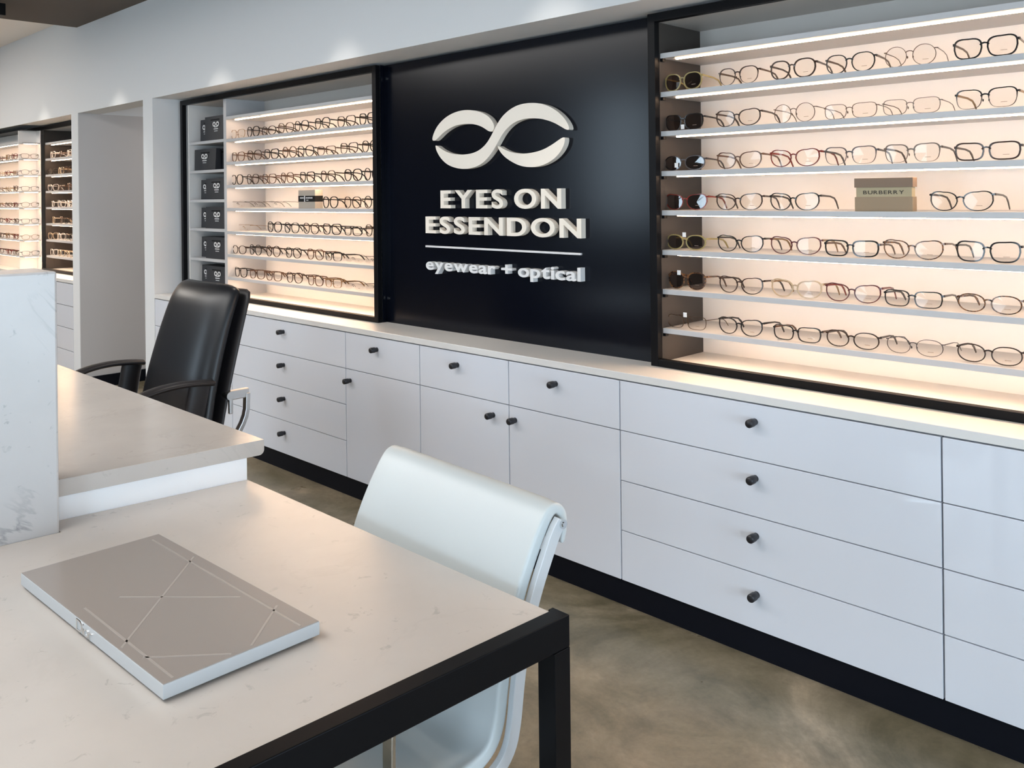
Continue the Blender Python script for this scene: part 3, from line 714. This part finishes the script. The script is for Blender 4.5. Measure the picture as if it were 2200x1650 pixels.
t = thing('consultation_table', (-1.8, .8, 0), 'beige stone topped table with black steel frame in the foreground', 'table')
yn = .22
xe = lambda y: -1.191 - .0414 * (1.298 - y)
poly = [(-2.3945, 1.297), (xe(1.297), 1.297), (xe(yn), yn), (bl(yn) + .002, yn), (bl(.771) + .002, .771), (-2.4545, .774)]
part('table_top', MB().prism(poly, .728, .750), M['marble_table'], t, bevel=.0008)
mb = MB()
mb.prism([(xe(1.311) + .0005, 1.311), (xe(1.311) + .039, 1.311), (xe(yn) + .039, yn), (xe(yn) + .0005, yn)], .690, .753)
part('end_rail', mb, M['black_metal'], t, bevel=.002, seg=2)
part('back_rail', MB().box(-2.38, -1.235, 1.24, 1.275, .69, .7275), M['black_metal'], t)
part('front_rail', MB().box(-2.35, -1.27, yn + .02, yn + .06, .69, .7275), M['black_metal'], t)
for (lx, ly) in ((xe(1.311) - .006, 1.311), (xe(yn + .045) - .006, yn + .045), (-2.34, yn + .045)):
    part('leg', MB().box(lx, lx + .045, ly - .045, ly, 0, .6895), M['black_metal'], t, bevel=.0012)
part('leg_cap', MB().box(xe(1.311) - .006, xe(1.311) - .0005, 1.298, 1.311, .6895, .752), M['black_metal'], t)

# presentation box / book on the table
t = thing('presentation_case', (-1.764, .76, .75), 'flat taupe grey presentation case with crossing pale lines lying on the table', 'case')
def bk(u, v_): # u along the long side, v towards the wall
    return (-2.09 + .653 * u, .600 + .023 * u + .300 * v_)
zb_, zt_ = .7555, .780
part('case_body', MB().prism([bk(0, 0), bk(1, 0), bk(1, 1), bk(0, 1)], zb_, zt_), M['book_side'], t, bevel=.001)
mb = MB().prism([bk(.002, .004), bk(.998, .004), bk(.998, .996), bk(.002, .996)], zt_, zt_ + .0012)
def bline(a_, b_, w_=.0045):
    p, q = Vector((*bk(*a_), 0)), Vector((*bk(*b_), 0)); d_ = (q - p).normalized(); s2 = Vector((-d_.y, d_.x, 0)) * w_ / 2
    mb.prism([(p + s2)[:2], (q + s2)[:2], (q - s2)[:2], (p - s2)[:2]], zt_ + .0012, zt_ + .0016, 1)
BL = []
def on_top(px, py, Z=.7806):
    dx, dy = px - 1100, py - 419
    u = dx * c_ + dy * s_; v_ = -dx * s_ + dy * c_
    r = F + R * (u / 1900) - U * (v_ / 1900); k_ = (Z - H) / r.z
    return r.x * k_, r.y * k_
def to_uv(px, py):
    x, y = on_top(px, py); u = (x + 2.09) / .653; return min(.985, max(.015, u)), min(.98, max(.02, (y - .600 - .023 * u) / .300))
for a_, b_ in (((980, 180), (1970, 755)), ((1250, 290), (765, 885)), ((545, 620), (1130, 1082)), ((920, 940), (1520, 935)), ((770, 550), (1550, 550)), ((1785, 605), (1645, 880))):
    bline(to_uv(a_[0] / 3, 1100 + a_[1] / 3), to_uv(b_[0] / 3, 1100 + b_[1] / 3))
part('cover', mb, (M['book_top'], M['book_line']), t)
mb = MB()
for u, v_ in ((.05, .08), (.95, .08), (.95, .92), (.05, .92)): p = bk(u, v_); mb.cyl((p[0], p[1], .75), (p[0], p[1], zb_), .006, n=12)
part('rubber_foot', mb, M['black_plastic'], t)
mb = MB()
for ch, vs, fs, fn in text_layout('Dior', .300, .372, .0025, .0165, .0, .02):
    q = []
    for p in vs:
        g_ = fn(p); b_ = bk(g_[0] / .653 * 1.0, 0); q.append((b_[0], b_[1] - (.0018 if p[2] > 0 else 0.0001), zb_ + g_[1]))
    mb.add(q, fs)
part('lettering', mb, M['chrome'], t, 'small raised chrome lettering')

# ------------------------------------------------------------------ white chair
W = .665
t = thing('white_chair', (-1.6525, 1.22, 0), 'white leather low-back swivel chair tucked under the stone table', 'chair', rz=math.radians(-3.44))
CL = [(.278, .800, .008), (.2875, .835, .010), (.283, .866, .013), (.265, .884, .015), (.243, .880, .017), (.220, .848, .018), (.190, .800, .018), (.156, .735, .018), (.129, .665, .018), (.110, .595, .018), (.098, .525, .018), (.090, .475, .018), (.074, .436, .018), (.040, .412, .019), (-.02, .402, .021), (-.12, .404, .022), (-.22, .410, .022), (-.275, .404, .020), (-.302, .384, .016)]
def smooth_path(P, it=1):
    for _ in range(it):
        Q = [P[0]]
        for i in range(len(P) - 1):
            a_, b_ = P[i], P[i + 1]
            Q += [tuple(a_[j] * .75 + b_[j] * .25 for j in range(len(a_))), tuple(a_[j] * .25 + b_[j] * .75 for j in range(len(a_)))]
        Q.append(P[-1]); P = Q
    return P
def ribbon(P, xs, edge):
    """closed upholstered ribbon: P = (y,z,half thickness); xs across; edge(x)->thickness factor"""
    mb = MB(); k_ = len(P); nx = len(xs); fr_, bk_ = [], []
    for i, (y, z_, h_) in enumerate(P):
        a_ = P[max(0, i - 1)]; b_ = P[min(k_ - 1, i + 1)]
        ty, tz = b_[0] - a_[0], b_[1] - a_[1]; l_ = math.hypot(ty, tz); ny, nz = -tz / l_, ty / l_
        for x in xs:
            e_ = edge(x) * h_
            fr_.append((x, y + ny * e_, z_ + nz * e_)); bk_.append((x, y - ny * e_, z_ - nz * e_))
    vs = fr_ + bk_; o = k_ * nx; fs = []
    for i in range(k_ - 1):
        for j in range(nx - 1):
            a_ = i * nx + j
            fs.append((a_, a_ + 1, a_ + nx + 1, a_ + nx)); fs.append((o + a_, o + a_ + nx, o + a_ + nx + 1, o + a_ + 1))
        fs.append((i * nx, (i + 1) * nx, o + (i + 1) * nx, o + i * nx)); e = nx - 1
        fs.append((i * nx + e, o + i * nx + e, o + (i + 1) * nx + e, (i + 1) * nx + e))
    for j in range(nx - 1):
        fs.append((j, o + j, o + j + 1, j + 1)); e = (k_ - 1) * nx; fs.append((e + j, e + j + 1, o + e + j + 1, o + e + j))
    mb.add(vs, fs, 0, True); return mb
P = smooth_path(CL, 1)
hw = W / 2
xs = [-hw + .012, -hw + .016, -hw + .03, -hw + .05] + [-hw + .05 + (W - .10) * i / 10 for i in range(1, 10)] + [hw - .05, hw - .03, hw - .016, hw - .012]
def cush_edge(x):
    d_ = hw - .012 - abs(x); return .62 if d_ < .003 else (.9 if d_ < .01 else (.80 if d_ < .022 else 1.0))
part('cushion', ribbon(P, xs, cush_edge), M['white_leather'], t, 'white leather back and seat in one sweep', local=True, subsurf=1)
for sg in (-1, 1):
    sm_ = []
    for i, (y, z_, h_) in enumerate(P[6:-3]):
        i += 6; a_, b_ = P[i - 1], P[i + 1]; l_ = math.hypot(b_[0] - a_[0], b_[1] - a_[1]); ny, nz = -(b_[1] - a_[1]) / l_, (b_[0] - a_[0]) / l_
        sg2 = 1 if ny < 0 or nz > 0 else 1
        sm_.append((sg * (hw - .040), y - ny * 0 + ny * h_ * 1.0, z_ + nz * h_ * 1.0))
    part('seam', MB().sweep(sm_, .0022, .0022, n=6), M['white_rail'], t, local=True)
# side rails follow the outside of the curve
rail_c = [(.262, .858), (.243, .838), (.218, .792), (.183, .725), (.156, .655), (.137, .590), (.126, .525), (.119, .470), (.105, .418), (.068, .384), (.0, .368), (-.12, .368), (-.22, .376), (-.285, .372)]
rp = smooth_path(rail_c, 2)
for sg in (-1, 1):
    part('side_rail', MB().sweep([(sg * (hw - .006), y, z_) for y, z_ in rp], .014, .030, up=(1, 0, 0)) if False else MB().sweep([(sg * (hw - .004), y, z_) for y, z_ in rp], .030, .016, up=(1, 0, 0)), M['white_rail'], t, local=True, bevel=.002)
    mb = MB().cyl((sg * (hw - .002), .262, .852), (sg * (hw + .008), .262, .852), .010, n=20).cyl((sg * (hw + .008), .262, .852), (sg * (hw + .010), .262, .852), .006, n=6)
    part('bolt', mb, M['chrome'], t, local=True)
    # flat chrome arm loop
    ar = smooth_path([(-.205, .385), (-.206, .50), (-.205, .60), (-.195, .640), (-.16, .658), (-.05, .662), (.08, .662), (.150, .655)], 2)
    part('armrest', MB().sweep([(sg * (hw + .012), y, z_) for y, z_ in ar], .009, .032, up=(1, 0, 0), smooth=False), M['chrome'], t, 'chrome armrest loop', local=True, bevel=.002)
part('cross_bar', MB().cyl((-hw + .01, .262, .852), (hw - .01, .262, .852), .007), M['chrome'], t, local=True)
part('cross_bar', MB().cyl((-hw + .01, -.12, .368), (hw - .01, -.12, .368), .012), M['chrome'], t, local=True)
def star_base(t, yc, z_top, mt, rad=.32, caster=True, rot=.3):
    part('pedestal', MB().cyl((0, yc, .075), (0, yc, z_top), .025).cyl((0, yc, .075), (0, yc, .22), .032), M['chrome'], t, local=True)
    for i in range(5):
        a_ = rot + 2 * PI * i / 5; dx, dy = math.cos(a_), math.sin(a_)
        part('base_arm', MB().sweep([(dx * .02, yc + dy * .02, .10), (dx * rad * .6, yc + dy * rad * .6, .090), (dx * rad, yc + dy * rad, .070)], .032, .024, n=4, taper=[1.1, .9, .7]), mt, t, local=True, bevel=.003)
        mb = MB()
        for s3 in (-1, 1):
            c0 = Vector((dx * rad - dy * s3 * .012, yc + dy * rad + dx * s3 * .012, .0265)); ax = Vector((-dy, dx, 0)) * s3
            mb.cyl(c0, c0 + ax * .014, .026, n=18)
        mb.cyl((dx * rad, yc + dy * rad, .03), (dx * rad, yc + dy * rad, .066), .007)
        part('caster', mb, M['black_plastic'], t, local=True)
star_base(t, -.12, .366, M['chrome'], .30, rot=.63)

# ------------------------------------------------------------------ black office chair
t = thing('office_chair', (-3.83, 1.62, 0), 'black leather high-back office chair behind the raised reception desk', 'chair')
cxn = 0.0
def back_mesh():
    """padded backrest, local coordinates (origin at chair centre): front surface faces -y"""
    rows = 15; cols = 13; mb = MB(); front_, rear = [], []
    for i in range(rows):
        s2 = i / (rows - 1); z_ = .50 + s2 * (1.205 - .50)
        yc = .045 + .185 * s2 ** 1.15 - .015 * math.sin(s2 * PI)            # recline
        hw_ = .330 - .054 * s2 - (.006 * max(0, (s2 - .85) / .15) ** 2)
        for j in range(cols):
            u = -1 + 2 * j / (cols - 1)
            zz = z_ - (.022 * u ** 8 if s2 > .8 else 0) * ((s2 - .8) / .2 if s2 > .8 else 0)
            puff = (1 - abs(u) ** 6) * (1 - (max(0, s2 - .8) / .2) ** 6)
            yy = yc - .035 * puff + .028 * u * u                              # curved round the sitter
            front_.append((u * hw_, yy, zz)); rear.append((u * hw_ * .99, yy + .045 + .035 * puff, zz))
    o = rows * cols; vs = front_ + rear; fs = []
    for i in range(rows - 1):
        for j in range(cols - 1):
            a_ = i * cols + j; fs.append((a_, a_ + 1, a_ + cols + 1, a_ + cols)); fs.append((o + a_, o + a_ + cols, o + a_ + cols + 1, o + a_ + 1))
        fs.append((i * cols, (i + 1) * cols, o + (i + 1) * cols, o + i * cols)); e = cols - 1
        fs.append((i * cols + e, o + i * cols + e, o + (i + 1) * cols + e, (i + 1) * cols + e))
    for j in range(cols - 1):
        fs.append((j, o + j, o + j + 1, j + 1)); e = (rows - 1) * cols; fs.append((e + j, e + j + 1, o + e + j + 1, o + e + j))
    mb.add(vs, fs, 0, True); return mb
part('backrest', back_mesh(), M['black_leather'], t, local=True, subsurf=1)
def shell_mesh():
    mb = MB(); rows, cols = 10, 9; A, B = [], []
    for i in range(rows):
        s2 = i / (rows - 1); z_ = .52 + s2 * .66; yc = .045 + .185 * s2 ** 1.15 + .055
        hw_ = .322 - .052 * s2
        for j in range(cols):
            u = -1 + 2 * j / (cols - 1); yy = yc + .050 * u * u
            A.append((u * hw_, yy, z_)); B.append((u * hw_ * .97, yy + .022 + .03 * (1 - u * u), z_))
    o = rows * cols; fs = []
    for i in range(rows - 1):
        for j in range(cols - 1):
            a_ = i * cols + j; fs.append((a_, a_ + 1, a_ + cols + 1, a_ + cols)); fs.append((o + a_, o + a_ + cols, o + a_ + cols + 1, o + a_ + 1))
        fs.append((i * cols, (i + 1) * cols, o + (i + 1) * cols, o + i * cols)); e = cols - 1
        fs.append((i * cols + e, o + i * cols + e, o + (i + 1) * cols + e, (i + 1) * cols + e))
    for j in range(cols - 1):
        fs.append((j, o + j, o + j + 1, j + 1)); e = (rows - 1) * cols; fs.append((e + j, e + j + 1, o + e + j + 1, o + e + j))
    mb.add(A + B, fs, 0, True); return mb
part('back_shell', shell_mesh(), M['black_plastic'], t, local=True, subsurf=1)
sx0 = MB().box(-.27, .27, -.24, .13, .49, .575)
part('seat', sx0, M['black_leather'], t, local=True, bevel=.035, seg=4)
part('seat_mechanism', MB().box(-.12, .12, -.12, .12, .43, .488), M['black_plastic'], t, local=True, bevel=.01)
for sg in (-1, 1):
    pad = smooth_path([(sg * .335, -.255, .775), (sg * .345, -.16, .812), (sg * .347, -.05, .826), (sg * .345, .06, .820), (sg * .342, .11, .812)], 2)
    part('armrest', MB().sweep(pad, .072, .026, n=14), M['black_plastic'], t, local=True)
    sup = smooth_path([(sg * .342, .06, .812), (sg * .340, .045, .74), (sg * .335, .03, .66), (sg * .32, .0, .56), (sg * .28, -.02, .475)], 2)
    part('arm_support', MB().sweep(sup, .030, .095, up=(0, 1, 0), n=12), M['black_plastic'], t, local=True)
# chrome back hinge on the right-hand side
hx, hy = .016, .045
mb = MB().cyl((.225 + hx, .165 + hy, .735), (.300 + hx, .165 + hy, .735), .018).box(.268 + hx, .292 + hx, .165 + hy, .255 + hy, .715, .755).sweep(smooth_path([(.28 + hx, .25 + hy, .735), (.28 + hx, .245 + hy, .62), (.27 + hx, .20, .50), (.24, .10, .455)], 2), .020, .030, up=(1, 0, 0))
mb.box(.272 + hx, .288 + hx, .165 + hy, .182 + hy, .655, .720)
part('back_hinge', mb, M['alu'], t, 'silver metal hinge bracket', local=True, bevel=.003)
star_base(t, 0, .43, M['black_plastic'], .34, rot=.2)
